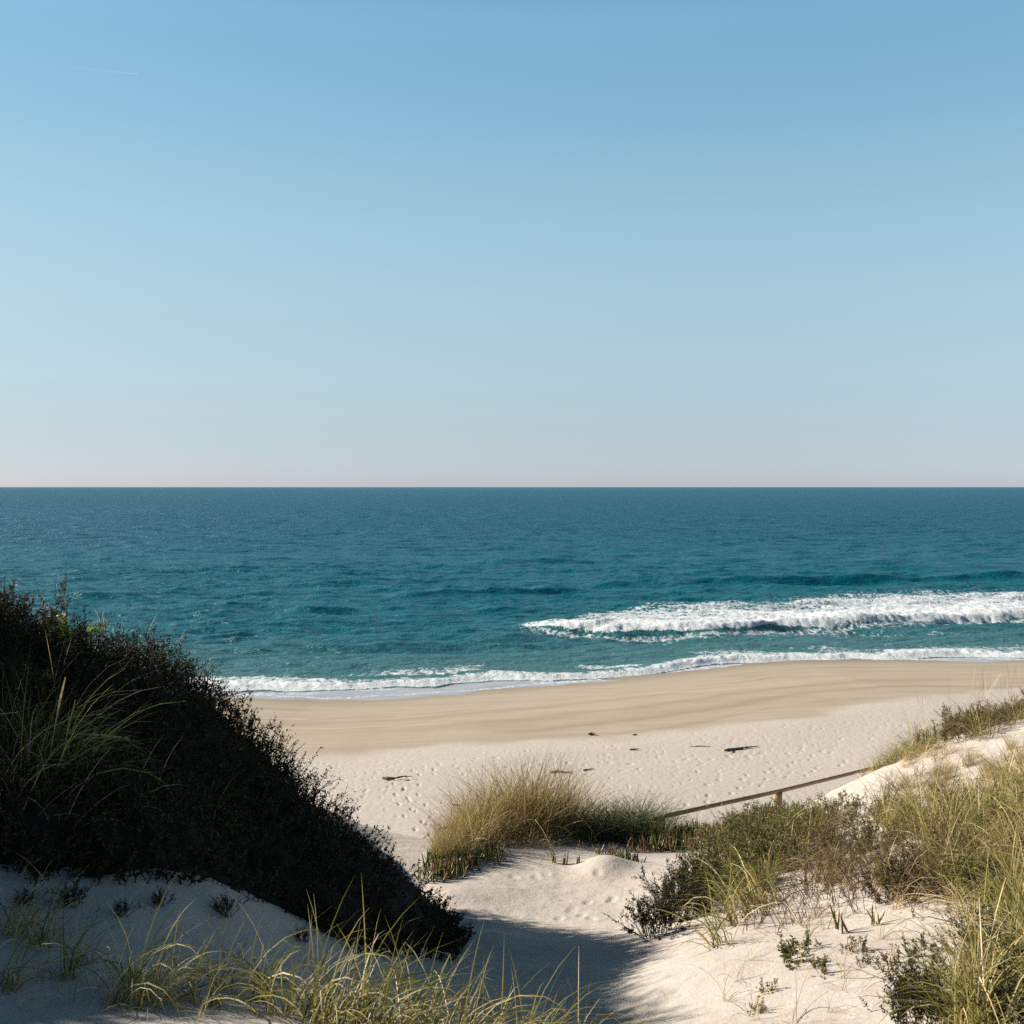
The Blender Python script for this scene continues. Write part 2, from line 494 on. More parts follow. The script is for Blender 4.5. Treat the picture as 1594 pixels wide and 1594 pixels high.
def build_sea():
    rad = steps(42.0, (1.0032, 150), (1.006, 1500), (1.03, 6000), (1.3, 60000))
    X, Y, nc = fan(rad, 1000, 60)
    Rr = np.hypot(X, Y)
    dr = np.gradient(rad)[:, None] * np.ones((1, nc))
    cell = np.maximum(dr * .55, Rr * np.radians(.064))
    off = Y - y_edge(X)                                    # metres seaward of the water's edge
    near = smooth(2, 16, off)
    Z = np.zeros_like(X)
    wob = 2.2 * fbm(X * .05, Y * .05, 2, 31)
    for k in range(46):
        lam = 1.1 * (16 / 1.1) ** RNG.random()
        a = math.radians(-90 + RNG.normal() * 26)
        kx, ky = math.cos(a) * 2 * math.pi / lam, math.sin(a) * 2 * math.pi / lam
        amp = .0155 * lam ** .62 * smooth(2.2, 5, lam / cell)
        ph = RNG.uniform(0, 6.28)
        env = .6 + 1.1 * noise(X * .8 / lam + k * 3.1, Y * .45 / lam, 50 + k)
        q = np.sin(kx * X + ky * Y + ph + wob * min(1, 3 / lam) * 2)
        Z += amp * env * (q + .25 * q * q)
    Z *= .25 + .75 * near
    # long swells rolling in, each a low ridge with a steeper seaward-shore face
    for x0, x1, y0, y1, h, w in [(1060, 1750, 910, 904, 1.15, 1.9), (620, 900, 932, 925, .85, 1.4), (900, 1060, 914, 912, .3, 1.2), (320, 500, 993, 987, .32, .9), (300, 420, 1022, 1017, .24, .8), (520, 660, 985, 984, .22, .8), (560, 700, 1011, 1008, .2, .6),
                                 (1250, 1400, 832, 830, .5, 3), (1400, 1594, 828, 832, .4, 3), (430, 560, 905, 903, .22, 1.6), (60, 250, 935, 930, .25, 1.5), (740, 900, 878, 876, .35, 2), (200, 420, 868, 872, .3, 2), (980, 1180, 858, 856, .35, 2.4), (700, 830, 1003, 1000, .22, .7), (430, 560, 955, 952, .3, 1)]:
        A, B = PZ(x0, y0), PZ(x1, y1)
        t = (X - A[0]) / (B[0] - A[0])
        yc = A[1] + (B[1] - A[1]) * t + .8 * noise(X * .12, X * 0 + y0, 61)
        e = smooth(-.15, .3, t) * (1 - smooth(.7, 1.15, t))
        u = Y - yc
        Z += h * e * np.where(u < 0, np.exp(-(u / (w * .6)) ** 2), np.exp(-(u / (w * 2.4)) ** 2)) * (.8 + .5 * noise(X * .25, u * .3, 62))
    # the breaker: green shoulder on the left, foam to the right
    fl, fx0, _ = pix_line([(640, 984), (730, 983), (815, 984), (870, 988), (960, 994), (1060, 993), (1150, 989), (1230, 984), (1330, 980), (1450, 974), (1594, 968), (1800, 962)])
    bl, _, _ = pix_line([(640, 972), (815, 980), (870, 972), (920, 958), (970, 946), (1050, 939), (1223, 936), (1300, 924), (1420, 920), (1594, 917), (1800, 915)])
    xl = PZ(818, 984)[0]
    wig = .35 * fbm(X * .6, X * 0 + 3, 3, 71)
    u = Y - (fl(X) + wig)
    grow = .45 * smooth(PZ(640, 984)[0], PZ(815, 984)[0], X) + .55 * smooth(PZ(800, 984)[0], PZ(960, 984)[0], X)
    H = .66 * grow * (1 + .25 * noise(X * .35, X * 0 + 9, 72))
    prof = np.where(u < 0, np.exp(-(np.minimum(u, 0) / .5) ** 2), 1) * 0
    prof = smooth(-.8, 1.3, u) * np.where(u > 1.0, .10 + .90 * np.exp(-((u - 1.0) / 3.6) ** 2), 1)
    prof *= 1 - smooth(9, 16, u)
    Z += H * prof
    span = np.maximum(bl(X) - fl(X), .5)
    v = u / span
    broke = smooth(xl - 1.6, xl + 1.2, X)
    gap = (.20 + .48 * smooth(-.1, .30, noise(X * .32, Y * .4, 73))) * (1 - smooth(PZ(1180, 985)[0], PZ(1330, 985)[0], X)) + .25 * fbm(X * 1.3, Y * 1.3, 3, 74)
    foam = broke * smooth(-.15 + gap, .35 + gap, u) * (1 - smooth(.72, 1.12, v) ) * (1.12 - .50 * smooth(.12, .6, v) + .35 * fbm(X * .5, Y * .9, 4, 77) * smooth(.1, .3, v))
    # lace left on the flat water in front of the breaker
    foam = np.maximum(foam, broke * .50 * smooth(-2.6, -.4, u) * (1 - smooth(-.2, .3, u)))
    # the bore running up the sand
    ub = Y - (y_bore(X) + .9 * fbm(X * .35, X * 0 + 1, 4, 81))
    hb = .15 + .14 * noise(X * .25, X * 0, 82)
    wb = 2.0 + 3.2 * noise(X * .15, X * 0 + 7, 83)
    Z += hb * smooth(-.1, 1.1, ub) * np.exp(-(np.maximum(ub - 1.1, 0) / 2.2) ** 2)
    foam = np.maximum(foam, smooth(-.15, .25, ub) * (1.10 - .5 * smooth(.45 * wb, 1.4 * wb, ub) + .3 * fbm(X * .8, Y * .9, 4, 87)) * (1 - smooth(1.5 * wb, 2.3 * wb, ub)))
    # thin lace behind the bore and a bright rim at the water's edge
    patch = smooth(.0, .28, fbm(X * .16, Y * .3, 3, 84))
    foam = np.maximum(foam, (.54 * patch - .12 * smooth(6, 14, X)) * smooth(1, 3, ub) * (1 - smooth(3.5, 6.5, ub)))
    foam = np.maximum(foam, .34 * smooth(6, 12, off) * (1 - smooth(14, 22, off)) * smooth(.1, .3, fbm(X * .1, Y * .25, 3, 85)))
    foam = np.maximum(foam, .78 * np.exp(-((off - .12) / .14) ** 2))
    foam = np.maximum(foam, .5 * smooth(-2.4, -.5, ub) * (1 - smooth(-.2, .1, ub)) * smooth(-.1, .2, fbm(X * .5, Y * 1.2, 3, 86)))
    rough = np.clip((foam - .45) * 2, 0, 1)
    Z += rough * (.085 * fbm(X * 3.0, Y * 1.5, 4, 91) + .04 * fbm(X * .8, Y * .5, 2, 92) + .03) * smooth(.3, 1.2, np.maximum(ub, 0))
    film = (1 - smooth(-.3, .2, ub)) * (1 - smooth(.0, 1.0, -off + -2))
    film = 1 - smooth(-.4, .1, ub)
    shallow = np.maximum((1 - smooth(3, 24, off)) * .75, .35 * broke * (1 - smooth(16, 34, off)))
    Z[Rr > 6000] = 0
    me = mesh_from('sea', np.stack([X, Y, Z], -1).reshape(-1, 3), fan_faces(len(rad), nc))
    attr(me, 'foam', foam); attr(me, 'film', film); attr(me, 'shallow', shallow)
    attr(me, 'far', smooth(70, 320, Rr))
    o = link('sea', me, sea_material())
    tag(o, 'teal ocean with one white breaker and a foaming wash along the beach', 'sea', kind='structure')
build_sea()
#@@VEG
# ------------------------------------------------------------------ plant materials
def leaf_material(name, stops, trans=.35, rough=.55, spec=.3, vary=.5):
    m = Mat(name)
    g = m.n('ShaderNodeNewGeometry')
    c = m.ramp(g.outputs['Random Per Island'], stops)
    oi = m.n('ShaderNodeObjectInfo')
    hs = m.n('ShaderNodeHueSaturation')
    m.l(m.math('ADD', 1 - vary * .5, m.math('MULTIPLY', oi.outputs['Random'], vary)), hs.inputs['Value'])
    hs.inputs['Hue'].default_value = .5
    m.l(c, hs.inputs['Color'])
    m.l(hs.outputs[0], m.b.inputs['Base Color'])
    m.b.inputs['Roughness'].default_value = rough
    m.b.inputs['Specular IOR Level'].default_value = spec
    tr = m.n('ShaderNodeBsdfTranslucent')
    m.l(hs.outputs[0], tr.inputs[0])
    mx = m.n('ShaderNodeMixShader')
    mx.inputs[0].default_value = trans
    m.l(m.b.outputs[0], mx.inputs[1]); m.l(tr.outputs[0], mx.inputs[2])
    m.l(mx.outputs[0], m.out.inputs['Surface'])
    return m.m
GREEN = leaf_material('marram_green', [(0, (.06, .08, .014)), (.35, (.165, .16, .032)), (.7, (.30, .25, .07)), (1, (.46, .36, .15))])
GOLD = leaf_material('marram_gold', [(0, (.10, .095, .025)), (.35, (.21, .165, .05)), (.7, (.32, .23, .085)), (1, (.42, .31, .14))])
SHADE_GREEN = leaf_material('marram_shade_green', [(0, (.035, .055, .015)), (.6, (.07, .09, .025)), (1, (.16, .15, .06))])  # darker marram: shade on the clump's right side put into the colour
STRAW = leaf_material('dry_straw', [(0, (.26, .18, .09)), (.5, (.40, .30, .16)), (1, (.55, .44, .27))], .25)
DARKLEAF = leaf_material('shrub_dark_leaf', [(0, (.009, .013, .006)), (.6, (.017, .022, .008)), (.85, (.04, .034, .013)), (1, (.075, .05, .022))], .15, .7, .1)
OLIVE = leaf_material('shrub_olive_leaf', [(0, (.045, .055, .012)), (.5, (.12, .115, .028)), (1, (.23, .185, .055))], .25)
BROWNLEAF = leaf_material('shrub_brown_leaf', [(0, (.05, .033, .018)), (.5, (.11, .075, .038)), (1, (.21, .15, .07))], .2)
LIME = leaf_material('fresh_green_leaf', [(0, (.08, .14, .02)), (.6, (.15, .21, .035)), (1, (.24, .27, .06))], .3)
FINGER = leaf_material('ice_plant_green', [(0, (.06, .085, .02)), (.5, (.12, .14, .035)), (.8, (.22, .14, .06)), (1, (.26, .10, .06))], .15, .4, .4)
FINGERRED = leaf_material('ice_plant_red', [(0, (.10, .10, .03)), (.5, (.18, .115, .05)), (1, (.25, .13, .075))], .15, .4, .4)
def plain(name, c, rough=.85, spec=.2, scale=20.0, c2=None, stretch=(1, 1, 1), bump=.004):
    m = Mat(name)
    tc = m.n('ShaderNodeTexCoord')
    v = m.n('ShaderNodeVectorMath', operation='MULTIPLY')
    m.l(tc.outputs['Object'], v.inputs[0]); v.inputs[1].default_value = stretch
    nz = m.noise(v.outputs[0], scale, 5, .65)
    m.l(m.ramp(nz, [(.3, c), (.7, c2 or tuple(x * .6 for x in c))]), m.b.inputs['Base Color'])
    m.b.inputs['Roughness'].default_value = rough
    m.b.inputs['Specular IOR Level'].default_value = spec
    m.l(m.bump(nz, bump), m.b.inputs['Normal'])
    return m.m
STEM = plain('woody_stem', (.10, .06, .035))
DARKSTEM = plain('dark_woody_stem', (.035, .025, .016))
WOOD = plain('weathered_timber', (.30, .22, .14), c2=(.17, .12, .075), stretch=(1, 12, 12), scale=3)
POSTWOOD = plain('post_timber', (.33, .23, .12), c2=(.20, .13, .07), stretch=(12, 12, 1), scale=3)
DRIFT = plain('driftwood', (.13, .105, .08), c2=(.05, .04, .032), stretch=(1, 6, 6), scale=6)

# ------------------------------------------------------------------ plant geometry
class Geo:
    def __init__(self): self.V, self.F, self.n = [], [], 0
    def add(self, V, Fc):
        self.V.append(V); self.F.append(Fc + self.n); self.n += len(V)
    def mesh(self, name, smooth_shade=True):
        V = np.vstack(self.V)
        k = {}
        for f in self.F: k.setdefault(f.shape[1], []).append(f)
        return mesh_from(name, V, [np.vstack(x) for x in k.values()], smooth_shade)

def unit(v):
    return v / np.maximum(np.linalg.norm(v, axis=-1, keepdims=True), 1e-9)

def ribbons(rng, n, L, w, tilt, droop, base, wind=(0, 0), segs=6, head=0.0, az=None):
    """n grass blades: curved tapering ribbons springing from a disc of radius base"""
    ln = rng.uniform(L[0], L[1], n)
    a = rng.uniform(0, 2 * math.pi, n) if az is None else az + rng.normal(0, .5, n)
    rb = base * np.sqrt(rng.random(n))
    ab = rng.uniform(0, 2 * math.pi, n)
    p = np.stack([rb * np.cos(ab), rb * np.sin(ab), np.full(n, -.03)], -1)
    th = np.abs(rng.normal(0, tilt, n)) + .03
    dr = droop * rng.uniform(.3, 1.5, n) / segs
    horiz = np.stack([np.cos(a), np.sin(a)], -1) + np.array(wind)
    horiz = horiz / np.maximum(np.linalg.norm(horiz, axis=1, keepdims=True), 1e-6)
    tw = rng.uniform(0, math.pi, n)
    wd = rng.uniform(w * .6, w * 1.25, n)
    kink = np.where(rng.random(n) < .16, rng.integers(2, segs, n), -1)      # broken blades
    bent = rng.uniform(.5, 1.6, n)
    rows = []
    for k in range(segs + 1):
        t = k / segs
        d = np.stack([horiz[:, 0] * np.sin(th), horiz[:, 1] * np.sin(th), np.cos(th)], -1)
        sdir = np.stack([-horiz[:, 1], horiz[:, 0], np.zeros(n)], -1)
        other = np.cross(d, sdir)
        side = sdir * np.cos(tw)[:, None] + other * np.sin(tw)[:, None]
        prof = (1 - t) ** .55 * .95 + .05
        if head:
            prof = .45 if t < .68 else head * (1 - abs((t - .84) / .17) ** 2 * .75)
        h = side * (wd * prof * .5)[:, None]
        rows.append(np.stack([p - h, p + h], 1))
        p = p + d * (ln / segs)[:, None]
        th = np.minimum(th + dr * (1 + t) + np.where(kink == k, bent, 0), 2.7)
    V = np.stack(rows, 1).reshape(-1, 3)               # n, segs+1, 2
    i = (np.arange(n) * (segs + 1) * 2)[:, None] + (np.arange(segs) * 2)[None]
    Fq = np.stack([i, i + 1, i + 3, i + 2], -1).reshape(-1, 4)
    return V, Fq

def tubes(paths, radii, sides=4):
    """paths (n,k,3) with radii (n,k): thin stems"""
    n, k, _ = paths.shape
    d = unit(np.gradient(paths, axis=1))
    ref = np.where(np.abs(d[..., 2:3]) > .9, np.array([1., 0, 0]), np.array([0, 0, 1.]))
    u = unit(np.cross(d, ref)); v = np.cross(d, u)
    a = np.arange(sides) * 2 * math.pi / sides
    V = paths[:, :, None] + radii[:, :, None, None] * (u[:, :, None] * np.cos(a)[None, None, :, None] + v[:, :, None] * np.sin(a)[None, None, :, None])
    V = V.reshape(-1, 3)
    b = (np.arange(n) * k * sides)[:, None, None] + (np.arange(k - 1) * sides)[None, :, None]
    j = np.arange(sides)[None, None]; j2 = (j + 1) % sides
    Fq = np.stack([b + j, b + j2, b + sides + j2, b + sides + j], -1).reshape(-1, 4)
    return V, Fq

def shoots(rng, roots, ups, length, bend=.5, k=6):
    """curved stems from roots (n,3) along ups (n,3)"""
    n = len(roots)
    ln = length if isinstance(length, np.ndarray) else np.full(n, length)
    side = unit(rng.normal(size=(n, 3)))
    t = np.linspace(0, 1, k)
    return roots[:, None] + unit(ups)[:, None] * (t[None, :, None] * ln[:, None, None]) + side[:, None] * (t[None, :, None] ** 2 * bend * ln[:, None, None] * .5)

def leaves(rng, paths, per, size, start=.2, up=.6, aspect=.42):
    """per leaves along each stem: folded diamond quads"""
    n, k, _ = paths.shape
    t = np.clip(start + (1 - start) * rng.random((n, per)) ** .8, 0, .999)
    f = t * (k - 1); i = f.astype(int); fr = (f - i)[..., None]
    rows = np.arange(n)[:, None]
    p = paths[rows, i] * (1 - fr) + paths[rows, i + 1] * fr
    d = unit(paths[rows, i + 1] - paths[rows, i])
    out = unit(np.cross(d, rng.normal(size=(n, per, 3))))
    dirn = unit(out + d * up * rng.uniform(.3, 1.6, (n, per, 1)))
    wide = unit(np.cross(dirn, d) + .5 * rng.normal(size=(n, per, 3)))
    s = size * rng.uniform(.6, 1.3, (n, per, 1)) * (1.1 - .5 * t[..., None] ** 3)
    V = np.stack([p, p + dirn * s * .55 + wide * s * aspect * .5, p + dirn * s, p + dirn * s * .5 - wide * s * aspect * .5], 2).reshape(-1, 3)
    return V, np.arange(len(V)).reshape(-1, 4)

def fingers(rng, n, L, r, base, tilt=.7):
    """succulent three-sided finger leaves, curved upward"""
    a = rng.uniform(0, 2 * math.pi, n); rb = base * np.sqrt(rng.random(n)); ab = rng.uniform(0, 2 * math.pi, n)
    roots = np.stack([rb * np.cos(ab), rb * np.sin(ab), rng.uniform(-.01, .02, n)], -1)
    th = np.abs(rng.normal(0, tilt, n))
    ups = np.stack([np.cos(a) * np.sin(th), np.sin(a) * np.sin(th), np.cos(th)], -1)
    k = 5
    t = np.linspace(0, 1, k)
    ln = rng.uniform(L * .55, L * 1.2, n)
    path = roots[:, None] + ups[:, None] * (t[None, :, None] * ln[:, None, None])
    path[..., 2] += (t ** 2)[None] * ln[:, None] * .35
    rad = r * np.array([.7, 1, .95, .7, .08])[None] * rng.uniform(.8, 1.2, (n, 1))
    return tubes(path, rad, 3)

def one(name, geo, mat, parent=None):
    me = geo if isinstance(geo, bpy.types.Mesh) else geo.mesh(name)
    if len(me.materials) == 0:
        me.materials.append(mat)
    return link(name, me, None, parent)

def grass_proto(name, seed, n, L, w, tilt, droop, base, mat, dry=.3, wind=(.5, .1), stalks=0, stalk_L=(.8, 1.1)):
    rng = np.random.default_rng(seed)
    g = Geo(); g.add(*ribbons(rng, n, L, w, tilt, droop, base, wind))
    parts = [('blades', g.mesh('blades'), mat)]
    if dry:
        g = Geo(); g.add(*ribbons(rng, max(3, int(n * dry)), (L[0] * .6, L[1] * 1.02), w * .9, tilt * 1.5, droop * 1.35, base * 1.15, wind))
        parts.append(('dry_blades', g.mesh('dry_blades'), STRAW))
    if stalks:
        g = Geo(); g.add(*ribbons(rng, stalks, stalk_L, w * .75, tilt * .55, droop * .35, base, wind, 8, head=1.6))
        parts.append(('seed_stalks', g.mesh('seed_stalks'), STRAW))
    return dict(name=name, parts=parts)

def shrub_proto(name, seed, n, rad, H, leaf, per, leafmat, stemmat, start=.25, bend=.6, tilt=.7, stem_r=.004, aspect=.42):
    rng = np.random.default_rng(seed)
    a = rng.uniform(0, 6.283, n); rr = rad * .35 * np.sqrt(rng.random(n))
    th = np.abs(rng.normal(0, tilt, n))
    roots = np.stack([rr * np.cos(a), rr * np.sin(a), np.full(n, -.05)], -1)
    a2 = a + rng.normal(0, .5, n)
    ups = np.stack([np.cos(a2) * np.sin(th), np.sin(a2) * np.sin(th), np.cos(th)], -1)
    ln = H * rng.uniform(.7, 1.25, n) * (1 + (rad / H - 1) * np.clip(np.sin(th), 0, 1))
    main = shoots(rng, roots, ups, ln, bend)
    kids = []                                             # side twigs
    for q in range(3):
        i = rng.integers(2, 5, n)
        r0 = main[np.arange(n), i]
        d = unit(main[np.arange(n), i] - main[np.arange(n), i - 1]) + .8 * unit(rng.normal(size=(n, 3))) + np.array([0, 0, .35])
        kids.append(shoots(rng, r0, d, ln * rng.uniform(.3, .55, n), bend))
    kids = np.concatenate(kids)
    g = Geo()
    g.add(*tubes(main, stem_r * np.linspace(1, .4, 6)[None] * np.ones((n, 1))))
    g.add(*tubes(kids, stem_r * np.linspace(.6, .25, 6)[None] * np.ones((len(kids), 1))))
    f = Geo()
    f.add(*leaves(rng, main, per, leaf, start + .15, .6, aspect)); f.add(*leaves(rng, kids, per, leaf, start, .6, aspect))
    return dict(name=name, parts=[('stems', g.mesh('stems'), stemmat), ('foliage', f.mesh('foliage', False), leafmat)])

def finger_proto(name, seed, n, L, r, base, mat, tilt=.7):
    g = Geo(); g.add(*fingers(np.random.default_rng(seed), n, L, r, base, tilt))
    return dict(name=name, parts=[(name, g.mesh(name), mat)])

def plant(proto, loc, rz, sc, label, cat, group=None, lean=(0, 0)):
    """one plant standing on the ground: the first part is the thing itself, the others are its children"""
    nm, me, mat = proto['parts'][0]
    root = one(proto['name'], me, mat)
    root.location = loc
    root.rotation_euler = (lean[0], lean[1], rz)
    root.scale = (sc, sc, sc) if np.isscalar(sc) else sc
    for pn, pm, pmat in proto['parts'][1:]:
        one(pn, pm, pmat, root)
    return tag(root, label, cat, group, 'thing')

def project(p):
    v = np.asarray(p, float) - np.array([0, 0, CAM_Z])
    c, s = math.cos(PITCH), math.sin(PITCH)
    z = v[..., 1] * c - v[..., 2] * s
    return np.stack([797 + F * v[..., 0] / z, 797 - F * (v[..., 1] * s + v[..., 2] * c) / z], -1)

def inside(poly, q):
    poly = np.asarray(poly, float); x, y = q[..., 0], q[..., 1]
    r = np.zeros(x.shape, bool)
    for (x1, y1), (x2, y2) in zip(poly, np.roll(poly, -1, 0)):
        c = (y1 > y) != (y2 > y)
        r ^= c & (x < (x2 - x1) * (y - y1) / (y2 - y1 + 1e-12) + x1)
    return r

def plan(rng, corners, n, gap=.0):
    """n ground points inside a plot in plan, corners given as (photograph x, y, distance)"""
    W = np.array([P(*c)[:2] for c in corners])
    pts = []
    for _ in range(200):
        q = rng.uniform(W.min(0), W.max(0), (200, 2))
        for a in q[inside(W, q)]:
            if gap and any((a[0] - p[0]) ** 2 + (a[1] - p[1]) ** 2 < gap * gap for p in pts):
                continue
            pts.append(at_ground(*a))
            if len(pts) >= n:
                return pts
    return pts

def scatter(rng, poly, n, box, gap=.0):
    """n ground points inside a plot whose corners are given as photograph pixels on the ground"""
    pts = []
    for _ in range(60):
        x = rng.uniform(box[0], box[1], 4000); y = rng.uniform(box[2], box[3], 4000)
        z = ground(x, y)
        ok = inside(poly, project(np.stack([x, y, z], -1)))
        for q in np.stack([x, y, z], -1)[ok]:
            if gap and any((q[0] - p[0]) ** 2 + (q[1] - p[1]) ** 2 < gap * gap for p in pts):
                continue
            pts.append(q)
            if len(pts) >= n:
                return np.array(pts)
    return np.array(pts)

def at_ground(x, y):
    return np.array([x, y, float(ground(np.array([x]), np.array([y]))[0])])

def rootpoint(px, py, d):
    q = P(px, py, d)
    return at_ground(q[0], q[1])

# ------------------------------------------------------------------ the dark thicket on the left dune
def build_thicket():
    rng = np.random.default_rng(21)
    front = [hit(a, b)[:2] for a, b in [(0, 1372), (60, 1392), (120, 1385), (200, 1400), (300, 1396), (400, 1408), (470, 1440), (540, 1484), (620, 1500), (690, 1500), (745, 1500)]]
    back = [P(757, 1490, 9.6)[:2], P(710, 1400, 10.6)[:2], P(612, 1300, 11.2)[:2], P(392, 1110, 11.7)[:2], P(253, 1000, 12.4)[:2], P(0, 920, 12.2)[:2], np.array([-7.5, 12.0]), np.array([-8.5, 9]), np.array([-7.0, 5.6]), np.array([-4.4, 5.5])]
    poly = np.array(front + back)
    def edge_dist(x, y):
        d = np.full(x.shape, 9.)
        for a, b in zip(poly, np.roll(poly, -1, 0)):
            e = b - a
            t = np.clip(((x - a[0]) * e[0] + (y - a[1]) * e[1]) / (e @ e), 0, 1)
            d = np.minimum(d, np.hypot(x - a[0] - t * e[0], y - a[1] - t * e[1]))
        return d
    N = 16000
    x = rng.uniform(-8.5, .3, N); y = rng.uniform(5.2, 12.6, N)
    q = np.stack([x, y], -1)
    ok = inside(poly, q)
    x, y = x[ok], y[ok]
    ed = edge_dist(x, y)
    rag = fbm(x * 2.2, y * 2.2, 3, 9)
    keep = (ed > .22 * (rag + .5)) & (rng.random(len(x)) < np.where(x < -5.2, .45, 1) * (.55 + .45 * smooth(.0, .3, ed)))
    x, y, ed = x[keep], y[keep], ed[keep]
    z = ground(x, y)
    lump = fbm(x * 1.3, y * 1.3, 3, 5)
    h = (.16 + .30 * smooth(0, .7, ed)) * (1 + .5 * lump) * rng.uniform(.8, 1.08, len(x)) * (1 - .40 * smooth(-2.0, -.6, x))
    n = len(x)
    roots = np.stack([x, y, z], -1)
    ups = np.array([.12, 0, 1]) + .42 * rng.normal(size=(n, 3))
    main = shoots(rng, roots, ups, h, .6)
    g = Geo(); g.add(*tubes(main, .0045 * np.linspace(1, .5, 6)[None] * np.ones((n, 1)), 3))
    stems = g.mesh('stems')
    f = Geo(); f.add(*leaves(rng, main, 24, .034, .12, .6, .5))
    far = shoots(rng, main[:, 4], unit(ups) + .9 * rng.normal(size=(n, 3)), h * .38, .5)
    f.add(*leaves(rng, far, 12, .030, .15, .6, .5))
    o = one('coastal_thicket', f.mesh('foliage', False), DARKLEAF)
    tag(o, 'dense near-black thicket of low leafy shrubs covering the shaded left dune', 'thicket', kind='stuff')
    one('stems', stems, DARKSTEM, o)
    # added dark sheet hides the sand between shoots, standing in for inner twigs
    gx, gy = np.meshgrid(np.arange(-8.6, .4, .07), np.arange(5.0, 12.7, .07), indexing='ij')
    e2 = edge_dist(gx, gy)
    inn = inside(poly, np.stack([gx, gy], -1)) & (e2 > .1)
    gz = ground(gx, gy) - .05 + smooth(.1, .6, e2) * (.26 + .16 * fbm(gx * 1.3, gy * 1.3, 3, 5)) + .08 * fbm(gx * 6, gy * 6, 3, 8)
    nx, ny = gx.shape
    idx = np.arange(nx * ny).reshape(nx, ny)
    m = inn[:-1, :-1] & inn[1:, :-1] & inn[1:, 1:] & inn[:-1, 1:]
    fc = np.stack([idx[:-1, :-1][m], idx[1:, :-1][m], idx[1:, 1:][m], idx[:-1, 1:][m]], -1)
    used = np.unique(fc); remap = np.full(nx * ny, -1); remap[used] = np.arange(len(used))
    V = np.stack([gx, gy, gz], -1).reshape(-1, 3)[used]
    one('dark_hull', mesh_from('dark_hull', V, remap[fc]), plain('dark_hull_tone', (.022, .017, .012), scale=30, bump=.05), o)
build_thicket()

# twiggy sprigs standing above the thicket
heath = [shrub_proto('heath_sprig', 300 + k, 9, .10, .42, .032, 46, BROWNLEAF if k < 2 else DARKLEAF, DARKSTEM, .1, .35, .22, .005) for k in range(3)]
for px, py, top, d, k, lab in [(22, 950, 880, 10.2, 0, 'tallest reddish brown heath sprig at the top of the dark thicket, by the photo edge'),
                               (6, 955, 903, 10.0, 1, 'short brown heath sprig beside the tallest one on the thicket top'),
                               (72, 970, 900, 10.4, 0, 'forked brown heath sprig right of the tallest one, against the sea'),
                               (92, 980, 915, 10.5, 1, 'small brown heath sprig just right of the forked one'),
                               (118, 990, 944, 10.6, 2, 'blunt dark heath sprig on the thicket crest left of the grass'),
                               (430, 1140, 1093, 10.9, 2, 'lone bare twig rising from the thicket slope against the tan beach')]:
    q = rootpoint(px, py, d); t = P(px, top, d)
    h = max(.3, t[2] - q[2])
    if px > 400:
        h *= .62
    plant(heath[k], q, RNG.uniform(0, 6), (.7 * h / .45, .7 * h / .45, h / .50), lab, 'heath sprig')
fresh = shrub_proto('leafy_sprig', 320, 9, .16, .5, .04, 16, LIME, DARKSTEM, .4, .4, .35, .004, .6)
for px, py, d, lab in [(96, 975, 9.9, 'bright yellow green leafy sprig near the thicket top'), (38, 1055, 8.9, 'dull green leafy sprig half hidden in the dark thicket')]:
    q = rootpoint(px, py, d)
    plant(fresh, q, 1.0, (P(px, py, d)[2] - q[2] + .1) / .5, lab, 'leafy sprig')

# ------------------------------------------------------------------ marram grass
slope = [grass_proto('marram_tuft', 400 + k, 76, (.28, .78), .0076, .46, 1.05, .13, GREEN, .35, (.45, .05), 2 if k % 2 else 0, (.6, .85)) for k in range(6)]
gold = [grass_proto('marram_tuft', 420 + k, 150, (.45, .95), .0058, .30, .55, .20, GOLD, .35, (.25, 0)) for k in range(5)]
deep = [grass_proto('marram_tuft', 440 + k, 110, (.35, .75), .007, .42, .9, .18, SHADE_GREEN, .12, (.45, 0)) for k in range(4)]
arch = [grass_proto('marram_tuft', 460 + k, 30, (.26, .66), .0078, .48, 1.25, .09, GREEN, .55, (.75, .1)) for k in range(5)]
sparse = [grass_proto('grass_sprout', 480 + k, 7, (.18, .5), .0052, .5, 1.0, .03, GREEN, .7, (.5, 0)) for k in range(5)]
ridge = [grass_proto('marram_tuft', 500 + k, 30, (.3, .62), .0055, .42, .8, .12, GREEN, .5, (-.2, 0), 5, (.6, .95)) for k in range(3)]
lush = [grass_proto('marram_tuft', 540 + k, 40, (.45, 1.0), .0078, .55, .9, .12, GREEN, .6, (.55, .1)) for k in range(4)]
hay = [grass_proto('straw_tuft', 520 + k, 60, (.2, .48), .0055, .6, 1.2, .12, STRAW, .0, (.3, 0)) for k in range(3)]

def many(protos, pts, sc, label, group, rng, cat='grass tuft', spin=.6):
    for q in pts:
        plant(protos[rng.integers(len(protos))], q, rng.normal(0, spin), rng.uniform(*sc), label, cat, group, (rng.normal(0, .06), rng.normal(0, .06)))

dark = [shrub_proto('dark_shrub', 600 + k, 34, .34, .34, .028, 20, DARKLEAF, DARKSTEM, .25, .6, .6) for k in range(2)]
rg = np.random.default_rng(55)
